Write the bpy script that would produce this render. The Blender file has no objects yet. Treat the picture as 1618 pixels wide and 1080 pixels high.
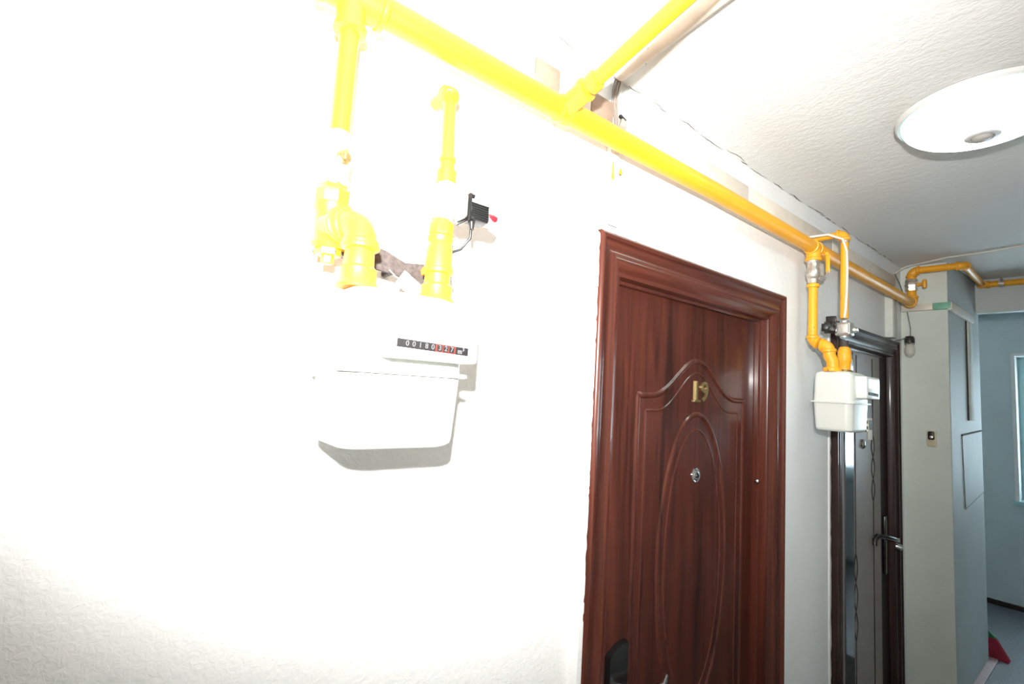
import bpy, bmesh, math, random
from mathutils import Vector, Matrix
random.seed(7)
S = bpy.context.scene
COL = S.collection
PI = math.pi

# ------------------------------------------------------------------ camera
YAW, PITCH, ROLL = 0.656867, 0.0942, 0.060489
CAM = Vector((0, -0.76, 1.74))
fw = Vector((math.sin(YAW)*math.cos(PITCH), math.cos(YAW)*math.cos(PITCH), math.sin(PITCH)))
r0 = Vector((math.cos(YAW), -math.sin(YAW), 0))
u0 = r0.cross(fw)
rt = r0*math.cos(ROLL) + u0*math.sin(ROLL)
up = -r0*math.sin(ROLL) + u0*math.cos(ROLL)
cd = bpy.data.cameras.new('camera')
cd.sensor_width = 36.0
cd.lens = 17.0
cd.clip_start = 0.02
cam = bpy.data.objects.new('camera', cd)
M = Matrix((rt, up, -fw)).transposed().to_4x4()
M.translation = CAM
cam.matrix_world = M
COL.objects.link(cam)
S.camera = cam

# ------------------------------------------------------------------ world (daylight outside the stair window)
w = bpy.data.worlds.new('sky')
S.world = w
w.use_nodes = True
bg = w.node_tree.nodes['Background']
bg.inputs[0].default_value = (0.80, 0.91, 1.0, 1)
bg.inputs[1].default_value = 12.0

# ------------------------------------------------------------------ camera flash (on the hot shoe)
ld = bpy.data.lights.new('flash', 'SPOT')
ld.energy = 285
ld.color = (1.0, 0.985, 0.965)
ld.spot_size = math.radians(119)
ld.spot_blend = 1.0
ld.shadow_soft_size = 0.02
fl = bpy.data.objects.new('flash', ld)
FM = M @ Matrix.Rotation(math.radians(10), 4, 'X')      # head tilted a little upwards
FM.translation = CAM - fw*0.11 + up*0.17
fl.matrix_world = FM
COL.objects.link(fl)

S.view_settings.view_transform = 'Standard'
S.view_settings.look = 'None'
S.view_settings.gamma = 1
S.view_settings.exposure = 0.0
S.view_settings.use_curve_mapping = False

# ------------------------------------------------------------------ pixel helper: ray of a 1618x1080 pixel met with a plane
F = 764.0
def pl(x, y, ax, val):
    d = rt*((x-809)/F) - up*((y-540)/F) + fw
    t = (val - CAM[ax]) / d[ax]
    return CAM + d*t

# ------------------------------------------------------------------ materials
def new_mat(name):
    m = bpy.data.materials.new(name)
    m.use_nodes = True
    nt = m.node_tree
    return m, nt, nt.nodes['Principled BSDF']

def N(nt, t, **kw):
    n = nt.nodes.new(t)
    for k, v in kw.items():
        setattr(n, k, v)
    return n

def coords(nt, scale=(1, 1, 1)):
    g = N(nt, 'ShaderNodeNewGeometry')
    mp = N(nt, 'ShaderNodeMapping')
    mp.inputs['Scale'].default_value = scale
    nt.links.new(g.outputs['Position'], mp.inputs['Vector'])
    return mp.outputs['Vector']

def ramp(nt, fac, stops):
    r = N(nt, 'ShaderNodeValToRGB')
    e = r.color_ramp.elements
    e[0].position, e[0].color = stops[0][0], (*stops[0][1], 1)
    e[1].position, e[1].color = stops[-1][0], (*stops[-1][1], 1)
    for p, c in stops[1:-1]:
        x = e.new(p); x.color = (*c, 1)
    nt.links.new(fac, r.inputs[0])
    return r.outputs[0]

def noise(nt, vec, scale, detail=3, rough=0.5, dist=0.0):
    n = N(nt, 'ShaderNodeTexNoise')
    n.inputs['Scale'].default_value = scale
    n.inputs['Detail'].default_value = detail
    n.inputs['Roughness'].default_value = rough
    n.inputs['Distortion'].default_value = dist
    nt.links.new(vec, n.inputs['Vector'])
    return n.outputs['Fac']

def bump(nt, b, h, strength, dist):
    n = N(nt, 'ShaderNodeBump')
    n.inputs['Strength'].default_value = strength
    n.inputs['Distance'].default_value = dist
    nt.links.new(h, n.inputs['Height'])
    nt.links.new(n.outputs[0], b.inputs['Normal'])

def plain(name, col, rough=0.5, metal=0.0, var=0.12, vscale=30, coat=0.0, bmp=0.0, bscale=200, spec=0.5):
    m, nt, b = new_mat(name)
    v = coords(nt)
    f = noise(nt, v, vscale, 4, 0.6)
    lo = tuple(c*(1-var) for c in col); hi = tuple(min(1, c*(1+var)) for c in col)
    nt.links.new(ramp(nt, f, [(0.3, lo), (0.7, hi)]), b.inputs['Base Color'])
    b.inputs['Roughness'].default_value = rough
    b.inputs['Metallic'].default_value = metal
    b.inputs['Coat Weight'].default_value = coat
    b.inputs['Coat Roughness'].default_value = 0.1
    b.inputs['Specular IOR Level'].default_value = spec
    if bmp:
        bump(nt, b, noise(nt, v, bscale, 3, 0.6), bmp, 0.002)
    return m

def plaster(name, col, scale, strength, dist, rough=0.6, stretch=(1, 1, 1), stain=0.04, spec=0.3):
    m, nt, b = new_mat(name)
    v = coords(nt, stretch)
    h = noise(nt, v, scale, 4, 0.55, 0.6)
    h2 = noise(nt, v, scale*0.3, 2, 0.5, 0.3)
    mx = N(nt, 'ShaderNodeMath', operation='ADD')
    nt.links.new(h, mx.inputs[0]); nt.links.new(h2, mx.inputs[1])
    bump(nt, b, mx.outputs[0], strength, dist)
    s = noise(nt, coords(nt), 2.3, 5, 0.65)
    lo = tuple(c*(1-stain) for c in col)
    nt.links.new(ramp(nt, s, [(0.38, lo), (0.62, col)]), b.inputs['Base Color'])
    b.inputs['Roughness'].default_value = rough
    b.inputs['Specular IOR Level'].default_value = spec
    return m

def wood(name, c_dark, c_mid, c_light, along=(22, 22, 1.1), rough=0.28, coat=0.35):
    m, nt, b = new_mat(name)
    v = coords(nt, along)
    a = noise(nt, v, 1.0, 8, 0.62, 1.6)
    v2 = coords(nt, tuple(q*5 for q in along))
    g = noise(nt, v2, 1.4, 4, 0.6)
    mx = N(nt, 'ShaderNodeMath', operation='MULTIPLY_ADD')
    nt.links.new(g, mx.inputs[0]); mx.inputs[1].default_value = 0.28
    nt.links.new(a, mx.inputs[2])
    nt.links.new(ramp(nt, mx.outputs[0], [(0.46, c_dark), (0.62, c_mid), (0.84, c_light)]), b.inputs['Base Color'])
    b.inputs['Roughness'].default_value = rough
    b.inputs['Coat Weight'].default_value = coat
    b.inputs['Coat Roughness'].default_value = 0.10
    b.inputs['Specular IOR Level'].default_value = 0.25
    bump(nt, b, g, 0.06, 0.001)
    return m

def painted_metal(name, col, wear, amount):
    m, nt, b = new_mat(name)
    v = coords(nt)
    s = noise(nt, v, 70, 5, 0.7)
    base = ramp(nt, noise(nt, v, 18, 3, 0.5), [(0.3, tuple(c*0.9 for c in col)), (0.7, col)])
    k = ramp(nt, s, [(amount, (0, 0, 0)), (amount+0.02, (1, 1, 1))])
    mix = N(nt, 'ShaderNodeMix', data_type='RGBA')
    nt.links.new(k, mix.inputs['Factor'])
    nt.links.new(base, mix.inputs[6]); mix.inputs[7].default_value = (*wear, 1)
    nt.links.new(mix.outputs[2], b.inputs['Base Color'])
    b.inputs['Roughness'].default_value = 0.40
    bump(nt, b, noise(nt, v, 45, 3, 0.6), 0.12, 0.003)
    return m

def lamp_mat(name, centre, radius):
    """diffuser lit by bulbs behind its middle: brightest there, dimmer and cooler at the edge"""
    m, nt, b = new_mat(name)
    g = N(nt, 'ShaderNodeNewGeometry')
    d = N(nt, 'ShaderNodeVectorMath', operation='DISTANCE')
    nt.links.new(g.outputs['Position'], d.inputs[0]); d.inputs[1].default_value = centre
    k = N(nt, 'ShaderNodeMath', operation='DIVIDE'); k.inputs[1].default_value = radius
    nt.links.new(d.outputs['Value'], k.inputs[0])
    nt.links.new(ramp(nt, k.outputs[0], [(0.0, (0.86, 1.0, 0.95)), (0.55, (0.80, 0.96, 0.91)), (0.88, (0.060, 0.085, 0.080)), (1.0, (0.020, 0.034, 0.032))]), b.inputs['Emission Color'])
    b.inputs['Emission Strength'].default_value = 20.0
    b.inputs['Base Color'].default_value = (0.45, 0.52, 0.50, 1)
    b.inputs['Roughness'].default_value = 0.35
    return m

MT = {}
MT['wall'] = plaster('white_stucco', (0.80, 0.81, 0.80), 110, 0.5, 0.003)
MT['ceil'] = plaster('ceiling_stucco', (0.72, 0.725, 0.705), 170, 0.5, 0.003, stretch=(1.0, 0.5, 1))
MT['pillar'] = plaster('pillar_paint', (0.71, 0.75, 0.69), 60, 0.25, 0.003, stretch=(1, 1, 0.8), stain=0.08)
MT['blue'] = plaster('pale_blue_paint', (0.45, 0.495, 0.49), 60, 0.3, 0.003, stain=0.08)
MT['far'] = plaster('light_blue_paint', (0.60, 0.70, 0.73), 60, 0.3, 0.003, stain=0.06)
MT['beam'] = plaster('pale_grey_paint', (0.66, 0.69, 0.67), 60, 0.3, 0.003, stain=0.06)
MT['floor'] = plain('grey_mosaic_floor', (0.17, 0.19, 0.205), 0.5, var=0.25, vscale=120)
MT['pink'] = plain('pinkish_stone', (0.40, 0.31, 0.31), 0.5, var=0.2, vscale=90)
MT['skirt'] = plain('dark_skirting', (0.030, 0.016, 0.012), 0.4)
MT['door'] = wood('mahogany', (0.022, 0.0060, 0.0040), (0.055, 0.0138, 0.0085), (0.088, 0.0225, 0.0135))
MT['case'] = wood('mahogany_casing', (0.040, 0.0108, 0.0068), (0.074, 0.0190, 0.0115), (0.100, 0.0265, 0.0160), along=(30, 30, 0.7))
MT['case_h'] = wood('mahogany_casing_cross', (0.040, 0.0108, 0.0068), (0.074, 0.0190, 0.0115), (0.100, 0.0265, 0.0160), along=(0.7, 30, 30))
MT['case2'] = wood('dark_walnut_casing', (0.010, 0.005, 0.0045), (0.022, 0.011, 0.009), (0.05, 0.024, 0.019), along=(30, 30, 0.8), rough=0.42, coat=0.15)
MT['case2_h'] = wood('dark_walnut_casing_cross', (0.012, 0.007, 0.006), (0.035, 0.021, 0.018), (0.08, 0.048, 0.042), along=(0.8, 30, 30), rough=0.42, coat=0.15)
MT['taupe'] = plain('taupe_door_skin', (0.27, 0.24, 0.22), 0.45, var=0.06)
MT['groove'] = plain('engraved_line', (0.035, 0.026, 0.022), 0.7)
MT['mirror'] = plain('mirror_strip', (0.27, 0.265, 0.27), 0.12, 1.0, var=0.2, vscale=5)
MT['yellow'] = painted_metal('yellow_gas_paint', (0.90, 0.405, 0.016), (0.55, 0.25, 0.05), 0.74)
MT['ypatch'] = painted_metal('yellow_gas_paint_worn', (0.90, 0.405, 0.016), (0.10, 0.085, 0.075), 0.60)
MT['yfit'] = painted_metal('yellow_fitting_paint', (0.87, 0.385, 0.020), (0.5, 0.28, 0.08), 0.72)
MT['meter'] = plain('meter_enamel', (0.62, 0.64, 0.60), 0.32, var=0.03, vscale=8)
MT['meter_lid'] = plain('counter_plastic', (0.66, 0.67, 0.65), 0.35, var=0.03)
MT['display'] = plain('counter_face_grey', (0.36, 0.40, 0.41), 0.25, var=0.12, vscale=60)
MT['black'] = plain('black_plastic', (0.012, 0.012, 0.013), 0.4)
MT['strip'] = plain('counter_black', (0.007, 0.006, 0.0065), 0.5)
MT['red'] = plain('counter_red', (0.10, 0.014, 0.010), 0.5)
MT['redcap'] = plain('red_button', (0.65, 0.012, 0.02), 0.3)
MT['white'] = plain('counter_print', (0.085, 0.085, 0.088), 0.5, var=0.02)
MT['steel'] = plain('cast_aluminium', (0.56, 0.55, 0.52), 0.38, 0.75, var=0.15, vscale=60)
MT['nickel'] = plain('valve_nickel', (0.62, 0.56, 0.50), 0.3, 0.8, var=0.25, vscale=50)
MT['brass'] = plain('brass', (0.30, 0.235, 0.10), 0.35, 0.8, var=0.2, vscale=80)
MT['chrome'] = plain('chrome', (0.62, 0.62, 0.62), 0.14, 1.0, var=0.05)
MT['gunmetal'] = plain('gunmetal', (0.028, 0.028, 0.028), 0.18, 0.6, var=0.1, coat=0.6)
MT['bracket'] = plain('grey_bracket', (0.055, 0.045, 0.042), 0.7, 0.2, var=0.45, vscale=120)
MT['beige'] = plain('beige_trunking', (0.69, 0.63, 0.54), 0.45, var=0.10, vscale=14)
MT['beige2'] = plain('pinkish_trunking', (0.27, 0.19, 0.14), 0.5, var=0.12, vscale=40)
MT['white_trunk'] = plain('white_trunking', (0.66, 0.68, 0.62), 0.7, var=0.06)
MT['green'] = plain('green_tape', (0.20, 0.48, 0.33), 0.5, var=0.1)
MT['cable'] = plain('beige_cable', (0.21, 0.17, 0.14), 0.45, var=0.1)
MT['wcable'] = plain('white_cable', (0.68, 0.66, 0.60), 0.45, var=0.06)
MT['gcable'] = plain('grey_cable', (0.16, 0.15, 0.14), 0.5)
MT['paper'] = plain('paper_tag', (0.62, 0.50, 0.30), 0.7, var=0.3, vscale=130)
MT['lamp_rim'] = plain('lamp_rim', (0.56, 0.57, 0.56), 0.35, var=0.02)
MT['sensor'] = plain('sensor_grey', (0.38, 0.37, 0.35), 0.3)
MT['bulb'] = plain('frosted_bulb', (0.58, 0.57, 0.50), 0.22, var=0.05)
MT['socket'] = plain('black_socket', (0.03, 0.028, 0.026), 0.4)
MT['bell'] = plain('bell_plate', (0.62, 0.55, 0.38), 0.4, var=0.05)
MT['bristle'] = plain('red_bristles', (0.36, 0.006, 0.035), 0.6, var=0.3, vscale=90)
MT['bgreen'] = plain('green_plastic', (0.02, 0.16, 0.08), 0.4)
MT['wframe'] = plain('turquoise_frame_paint', (0.34, 0.55, 0.57), 0.4, var=0.05)
MT['wwhite'] = plain('white_reveal', (0.78, 0.80, 0.80), 0.5, var=0.03)
MT['crack'] = plain('crack_dark', (0.10, 0.095, 0.085), 0.9, var=0.3)
MT['greyd'] = plain('dark_grey_joint', (0.05, 0.045, 0.04), 0.8)
m, nt, b = new_mat('clear_cap')
b.inputs['Base Color'].default_value = (0.9, 0.88, 0.9, 1)
b.inputs['Transmission Weight'].default_value = 0.85
b.inputs['Roughness'].default_value = 0.15
b.inputs['IOR'].default_value = 1.3
MT['clear'] = m
m, nt, b = new_mat('window_glass')
b.inputs['Base Color'].default_value = (0.85, 0.95, 0.97, 1)
b.inputs['Transmission Weight'].default_value = 1.0
b.inputs['Roughness'].default_value = 0.0
b.inputs['IOR'].default_value = 1.02
MT['glass'] = m

# ------------------------------------------------------------------ mesh helpers
def box(bm, lo, hi, bev=0.0, seg=2, rot=None):
    r = bmesh.ops.create_cube(bm, size=1.0)
    vs = r['verts']
    c = Vector([(a+b_)/2 for a, b_ in zip(lo, hi)]); s = [abs(b_-a) for a, b_ in zip(lo, hi)]
    for v in vs:
        v.co = Vector((v.co.x*s[0], v.co.y*s[1], v.co.z*s[2]))
    if bev:
        es = list({e for v in vs for e in v.link_edges})
        rr = bmesh.ops.bevel(bm, geom=es, offset=bev, segments=seg, profile=0.5, affect='EDGES')
        vs = list({v for f in rr['faces'] for v in f.verts} | {v for v in vs if v.is_valid})
    for v in vs:
        if rot is not None:
            v.co = rot @ v.co
        v.co = v.co + c
    return vs

def frames(pts):
    P = [Vector(p) for p in pts]
    T = []
    for i in range(len(P)):
        a = P[max(0, i-1)]; b_ = P[min(len(P)-1, i+1)]
        T.append((b_-a).normalized())
    t = T[0]
    n = t.orthogonal().normalized()
    out = []
    for i in range(len(P)):
        if i:
            q = T[i-1].rotation_difference(T[i])
            n = (q @ n).normalized()
        out.append((P[i], n, T[i].cross(n).normalized()))
    return out

def tube(bm, pts, r, n=14, cap=True):
    fr = frames(pts)
    rings = []
    for i, (p, a, b_) in enumerate(fr):
        ri = r[i] if isinstance(r, (list, tuple)) else r
        rings.append([bm.verts.new(p + (a*math.cos(2*PI*k/n) + b_*math.sin(2*PI*k/n))*ri) for k in range(n)])
    for A, B in zip(rings, rings[1:]):
        for k in range(n):
            bm.faces.new((A[k], A[(k+1) % n], B[(k+1) % n], B[k]))
    if cap:
        bm.faces.new(rings[0][::-1]); bm.faces.new(rings[-1])

def lathe(bm, o, d, prof, n=20, phase=0.0):
    """prof: list of (t along d, radius)"""
    o = Vector(o); d = Vector(d).normalized()
    a = d.orthogonal().normalized(); b_ = d.cross(a)
    rings = []
    for t, r in prof:
        rings.append([bm.verts.new(o + d*t + (a*math.cos(2*PI*k/n+phase) + b_*math.sin(2*PI*k/n+phase))*max(r, 1e-5)) for k in range(n)])
    for A, B in zip(rings, rings[1:]):
        for k in range(n):
            bm.faces.new((A[k], A[(k+1) % n], B[(k+1) % n], B[k]))
    bm.faces.new(rings[0][::-1]); bm.faces.new(rings[-1])

def arc(a, c, b_, R, k=8):
    a, c, b_ = Vector(a), Vector(c), Vector(b_)
    d1 = (a-c).normalized(); d2 = (b_-c).normalized()
    th = d1.angle(d2)
    L = R/math.tan(th/2)
    p1 = c + d1*L; p2 = c + d2*L
    o = c + (d1+d2).normalized()*(R/math.sin(th/2))
    v1 = p1-o; v2 = p2-o
    ang = v1.angle(v2)
    out = []
    for i in range(k+1):
        t = i/k
        out.append(o + (v1*math.sin((1-t)*ang) + v2*math.sin(t*ang))/math.sin(ang))
    return out

def prism(bm, pts, y0, y1, plane='xz'):
    """closed outline extruded between y0 and y1"""
    def V(u, v, y):
        if plane == 'xz': return (u, y, v)
        if plane == 'yz': return (y, u, v)
        return (u, v, y)
    A = [bm.verts.new(V(u, v, y0)) for u, v in pts]
    B = [bm.verts.new(V(u, v, y1)) for u, v in pts]
    n = len(pts)
    bm.faces.new(A); bm.faces.new(B[::-1])
    for k in range(n):
        bm.faces.new((A[k], B[k], B[(k+1) % n], A[(k+1) % n]))

def obj(name, bm, mat, parent=None, smooth=True):
    bmesh.ops.recalc_face_normals(bm, faces=bm.faces[:])
    me = bpy.data.meshes.new(name)
    bm.to_mesh(me); bm.free()
    for p in me.polygons:
        p.use_smooth = smooth
    if smooth:
        me.set_sharp_from_angle(angle=math.radians(38))
    mats = mat if isinstance(mat, (list, tuple)) else [mat]
    for k in mats:
        me.materials.append(MT[k])
    o = bpy.data.objects.new(name, me)
    COL.objects.link(o)
    if parent:
        o.parent = parent
    return o

def bm_(): return bmesh.new()

def tag(o, label, cat, group=None, kind=None):
    o['label'] = label; o['category'] = cat
    if group: o['group'] = group
    if kind: o['kind'] = kind
    return o

def thing(name, label, cat, loc=(0, 0, 0), group=None, kind=None):
    o = bpy.data.objects.new(name, None)
    o.empty_display_size = 0.05
    COL.objects.link(o)
    o.location = loc
    return tag(o, label, cat, group, kind)

class P:
    """part builder: parts are given in world coordinates and put under an Empty at loc"""
    def __init__(s, root): s.r = root; s.o = Vector(root.location)
    def __call__(s, name, bm, mat, parent=None, label=None, smooth=True):
        for v in bm.verts: v.co = v.co - s.o
        o = obj(name, bm, mat, parent or s.r, smooth)
        if label: o['label'] = label
        return o

def text_bm(txt, size, origin, ux, uz, depth=0.0006, bold=0.0):
    """text laid with its x axis along ux and its up axis along uz"""
    cu = bpy.data.curves.new('t', 'FONT')
    cu.body = txt; cu.size = size; cu.extrude = depth; cu.offset = bold
    cu.align_x = 'CENTER'; cu.align_y = 'CENTER'; cu.resolution_u = 3
    to = bpy.data.objects.new('t', cu)
    COL.objects.link(to)
    dg = bpy.context.evaluated_depsgraph_get()
    me = bpy.data.meshes.new_from_object(to.evaluated_get(dg))
    bpy.data.objects.remove(to); bpy.data.curves.remove(cu)
    bm = bmesh.new(); bm.from_mesh(me); bpy.data.meshes.remove(me)
    ux = Vector(ux).normalized(); uz = Vector(uz).normalized(); n = ux.cross(uz)
    for v in bm.verts:
        c = v.co.copy()
        v.co = Vector(origin) + ux*c.x + uz*c.y + n*c.z
    return bm

# ================================================================== THE SETTING
ZC = 2.512
D1 = dict(x0=0.80, x1=1.752, top=2.113)
D2 = dict(x0=2.222, x1=3.075, top=2.092)
XE, XB, YS = 3.212, 3.99, -0.191          # pillar front, pillar back edge, pillar side
XF, ZL = 5.2, 0.365                       # far stair wall, landing level
YR = -1.36                                # other side of the corridor

def struct(name, bm, mat, label, cat, smooth=False):
    o = obj(name, bm, mat, None, smooth)
    return tag(o, label, cat, kind='structure')

bm = bm_()
def wbox(x0, x1, z0, z1): box(bm, (x0, 0, z0), (x1, 0.14, z1))
i1 = 0.075
xs = [-2.4, D1['x0']+i1, D1['x1']-i1, D2['x0']+i1, D2['x1']-i1, XE]
wbox(xs[0], xs[1], 0, ZC); wbox(xs[1], xs[2], D1['top']-i1, ZC); wbox(xs[2], xs[3], 0, ZC)
wbox(xs[3], xs[4], D2['top']-i1, ZC); wbox(xs[4], xs[5], 0, ZC)
struct('wall_left', bm, 'wall', 'white stuccoed corridor wall carrying the gas meters and doors', 'wall')

bm = bm_(); box(bm, (-2.4, YR-0.12, 0), (3.3, YR, 2.6))
struct('wall_right', bm, 'wall', 'white stuccoed corridor wall behind the viewer', 'wall')
bm = bm_(); box(bm, (-2.52, YR-0.12, 0), (-2.4, 0.14, 2.6))
struct('wall_back', bm, 'wall', 'white wall closing the near end of the corridor', 'wall')

# ceiling: rises slightly towards the stairwell
bm = bm_()
cx = [-2.52, 3.2, 3.9, 5.4]; cz = [ZC, ZC, ZC+0.03, ZC+0.03]
for i in range(3):
    a, b_, za, zb = cx[i], cx[i+1], cz[i], cz[i+1]
    yb = -1.48 if i == 0 else -2.7
    q = [(a, yb, za), (b_, yb, zb), (b_, 0.75, zb), (a, 0.75, za)]
    lo = [bm.verts.new(p) for p in q]; hi = [bm.verts.new((p[0], p[1], 2.7)) for p in q]
    bm.faces.new(lo); bm.faces.new(hi[::-1])
    for k in range(4): bm.faces.new((lo[k], hi[k], hi[(k+1) % 4], lo[(k+1) % 4]))
struct('ceiling', bm, 'ceil', 'off-white rough stuccoed ceiling above the corridor', 'ceiling')

bm = bm_(); box(bm, (-2.52, YR-0.12, -0.1), (3.04, 0.14, 0.0))
struct('floor', bm, 'floor', 'grey corridor floor in front of the doors', 'floor')
bm = bm_()
box(bm, (3.04, -2.7, -0.1), (3.32, 0.14, ZL/2))
box(bm, (3.32, -2.7, -0.1), (XF+0.2, 0.75, ZL))
struct('floor', bm, 'floor', 'grey stair landing floor beyond the white pillar', 'floor')

# pillar closing the corridor: white front, bluish side
bm = bm_(); box(bm, (XE, YS, 0), (XB, 0.75, ZC+0.02), 0.006, 2)
bm.faces.ensure_lookup_table()
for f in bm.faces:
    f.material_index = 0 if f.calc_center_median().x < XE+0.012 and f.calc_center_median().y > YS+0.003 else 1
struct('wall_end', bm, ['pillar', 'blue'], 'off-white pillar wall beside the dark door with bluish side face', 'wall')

# far stair wall with the window opening
WY0, WY1, WZ0, WZ1 = -0.198, -1.35, 1.135, 2.215
bm = bm_()
box(bm, (XF, WY0, ZL), (XF+0.2, 0.75, 2.6)); box(bm, (XF, -2.7, ZL), (XF+0.2, WY1, 2.6))
box(bm, (XF, WY1, ZL), (XF+0.2, WY0, WZ0)); box(bm, (XF, WY1, WZ1), (XF+0.2, WY0, 2.6))
struct('wall_far', bm, 'far', 'pale blue stairwell wall around the window', 'wall')
bm = bm_(); box(bm, (3.2, -2.82, 0), (XF+0.2, -2.7, 2.7))
box(bm, (3.2, -2.7, 0), (3.3, YR-0.12, 2.7))
struct('wall_stair', bm, 'blue', 'pale blue side wall of the stairwell', 'wall')
bm = bm_(); box(bm, (XB, 0.70, ZL), (XF, 0.80, 2.6))
struct('wall_recess', bm, 'blue', 'pale blue wall of the recess behind the pillar', 'wall')
bm = bm_(); box(bm, (XB-0.09, -2.7, 2.345), (XB-0.035, YS, 2.56), 0.004)
struct('trim_1', bm, 'beam', 'pale grey beam under the ceiling at the stairwell', 'beam')
bm = bm_(); box(bm, (XF-0.018, -2.69, ZL), (XF, 0.69, ZL+0.035), 0.004)
struct('baseboard_far', bm, 'skirt', 'dark brown skirting at the foot of the blue far wall', 'skirting')
bm = bm_(); box(bm, (3.33, YS-0.034, ZL), (XB+0.035, YS, ZL+0.012), 0.003)
box(bm, (XB, YS, ZL), (XB+0.035, 0.30, ZL+0.012), 0.003)
struct('baseboard_end', bm, 'pink', 'pinkish stone strip along the foot of the pillar', 'skirting')

# window
win = thing('window_1', 'stairwell window with white reveal and turquoise frame', 'window', (XF+0.1, (WY0+WY1)/2, WZ0), kind='structure')
p = P(win)
bm = bm_()
box(bm, (XF-0.012, WY0-0.012, WZ0), (XF+0.19, WY0+0.010, WZ1+0.010)); box(bm, (XF-0.012, WY1-0.010, WZ0), (XF+0.19, WY1+0.012, WZ1+0.010))
box(bm, (XF-0.012, WY1+0.012, WZ1-0.012), (XF+0.19, WY0-0.012, WZ1+0.010))
p('window_reveal', bm, 'wwhite', smooth=False)
bm = bm_(); box(bm, (XF-0.03, WY1-0.02, WZ0-0.03), (XF+0.19, WY0+0.02, WZ0+0.004), 0.004)
p('window_sill', bm, 'wframe')
for (a, b_) in ((WY0-0.012, (WY0+WY1)/2), ((WY0+WY1)/2, WY1+0.012)):
    bm = bm_()
    x0, x1, z0, z1 = XF+0.12, XF+0.165, WZ0+0.004, WZ1-0.012
    box(bm, (x0, a-0.075, z0), (x1, a, z1), 0.004); box(bm, (x0, b_, z0), (x1, b_+0.075, z1), 0.004)
    box(bm, (x0, b_+0.075, z0), (x1, a-0.075, z0+0.075), 0.004); box(bm, (x0, b_+0.075, z1-0.075), (x1, a-0.075, z1), 0.004)
    s = p('casement', bm, 'wframe')
    bm = bm_(); box(bm, (x0+0.02, b_+0.07, z0+0.07), (x0+0.024, a-0.07, z1-0.07))
    p('pane', bm, 'glass', s, smooth=False)

# ================================================================== DOORS
def casing(part, D, profile, mat_v, mat_h, z0=0.0):
    """three mitred members; profile (u inward from outer edge, w out of the wall)"""
    x0, x1, top = D['x0'], D['x1'], D['top']
    n = len(profile)
    def member(fa, fb, mat):
        bm = bm_()
        A = [bm.verts.new(fa(u, w)) for u, w in profile]; B = [bm.verts.new(fb(u, w)) for u, w in profile]
        for k in range(n):
            bm.faces.new((A[k], B[k], B[(k+1) % n], A[(k+1) % n]))
        bm.faces.new(A[::-1]); bm.faces.new(B)
        return part('casing', bm, mat)
    member(lambda u, w: (x0+u, -w, z0), lambda u, w: (x0+u, -w, top-u), mat_v)
    member(lambda u, w: (x0+u, -w, top-u), lambda u, w: (x1-u, -w, top-u), mat_h)
    return member(lambda u, w: (x1-u, -w, top-u), lambda u, w: (x1-u, -w, z0), mat_v)

def rounded_profile(pts, closing):
    return pts + closing

prof1 = [(0.0, -0.001), (0.0, 0.024), (0.003, 0.030), (0.009, 0.033), (0.016, 0.031), (0.019, 0.026), (0.021, 0.0245),
         (0.040, 0.022), (0.046, 0.023), (0.050, 0.027), (0.057, 0.0285), (0.066, 0.026), (0.075, 0.019), (0.080, 0.012),
         (0.083, 0.0105), (0.092, 0.010), (0.094, 0.006), (0.094, -0.014), (0.098, -0.016), (0.101, -0.018), (0.101, -0.034),
         (0.112, -0.036), (0.112, -0.075), (0.0765, -0.075), (0.0765, -0.001)]
door1 = thing('door_1', 'glossy mahogany apartment door numbered 19 with moulded panel', 'door', (1.276, 0, 0), kind='structure')
d1 = P(door1)
last1 = casing(d1, D1, prof1, 'case', 'case_h')
LY = 0.032
bm = bm_(); box(bm, (0.905, LY, 0.01), (1.648, LY+0.04, 2.012), 0.001, 1)
leaf1 = d1('door_leaf', bm, 'door')

def bead(bm, pts, w, h, yb, closed=False, sunk=False):
    """raised bead swept along an xz polyline on the plane y = yb (towards -y)"""
    K = len(pts)
    prof = [(-1, 0), (-0.75, 0.55), (-0.3, 0.95), (0.1, 1.0), (0.5, 0.7), (0.75, 0.25), (1, 0)]
    rows = []
    for i in range(K):
        if closed:
            a, b_ = pts[(i-1) % K], pts[(i+1) % K]
        else:
            a, b_ = pts[max(0, i-1)], pts[min(K-1, i+1)]
        tx, tz = b_[0]-a[0], b_[1]-a[1]; L = math.hypot(tx, tz); nx, nz = -tz/L, tx/L
        rows.append([bm.verts.new((pts[i][0]+nx*w*s/2, yb-h*t, pts[i][1]+nz*w*s/2)) for s, t in prof])
    rng = range(K if closed else K-1)
    for i in rng:
        A, B = rows[i], rows[(i+1) % K]
        for k in range(len(prof)-1):
            bm.faces.new((A[k], B[k], B[k+1], A[k+1]))

def panel_outline(x0, x1, z_bot, z_sh, z_top, inset):
    x0 += inset; x1 -= inset; z_top -= inset*1.05; z_sh -= inset*1.15; z_bot += inset
    xm = (x0+x1)/2; hw = (x1-x0)/2
    pts = [(x0, z_bot), (x0, (z_bot+z_sh)/2), (x0, z_sh-0.004)]
    n = 26
    f = lambda t: 0.5-0.5*math.cos(PI*t)
    pts.append((x0, z_sh))
    a0 = hw*0.16
    for i in range(n+1):
        t = i/n
        x = x0 + a0 + (hw-a0)*t*1.0
        pts.append((x, z_sh + (z_top-z_sh)*f(t**1.15)))
    right = [(2*xm-x, z) for x, z in pts[::-1]][1:]
    return pts + right + [(xm, z_bot)]

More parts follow.
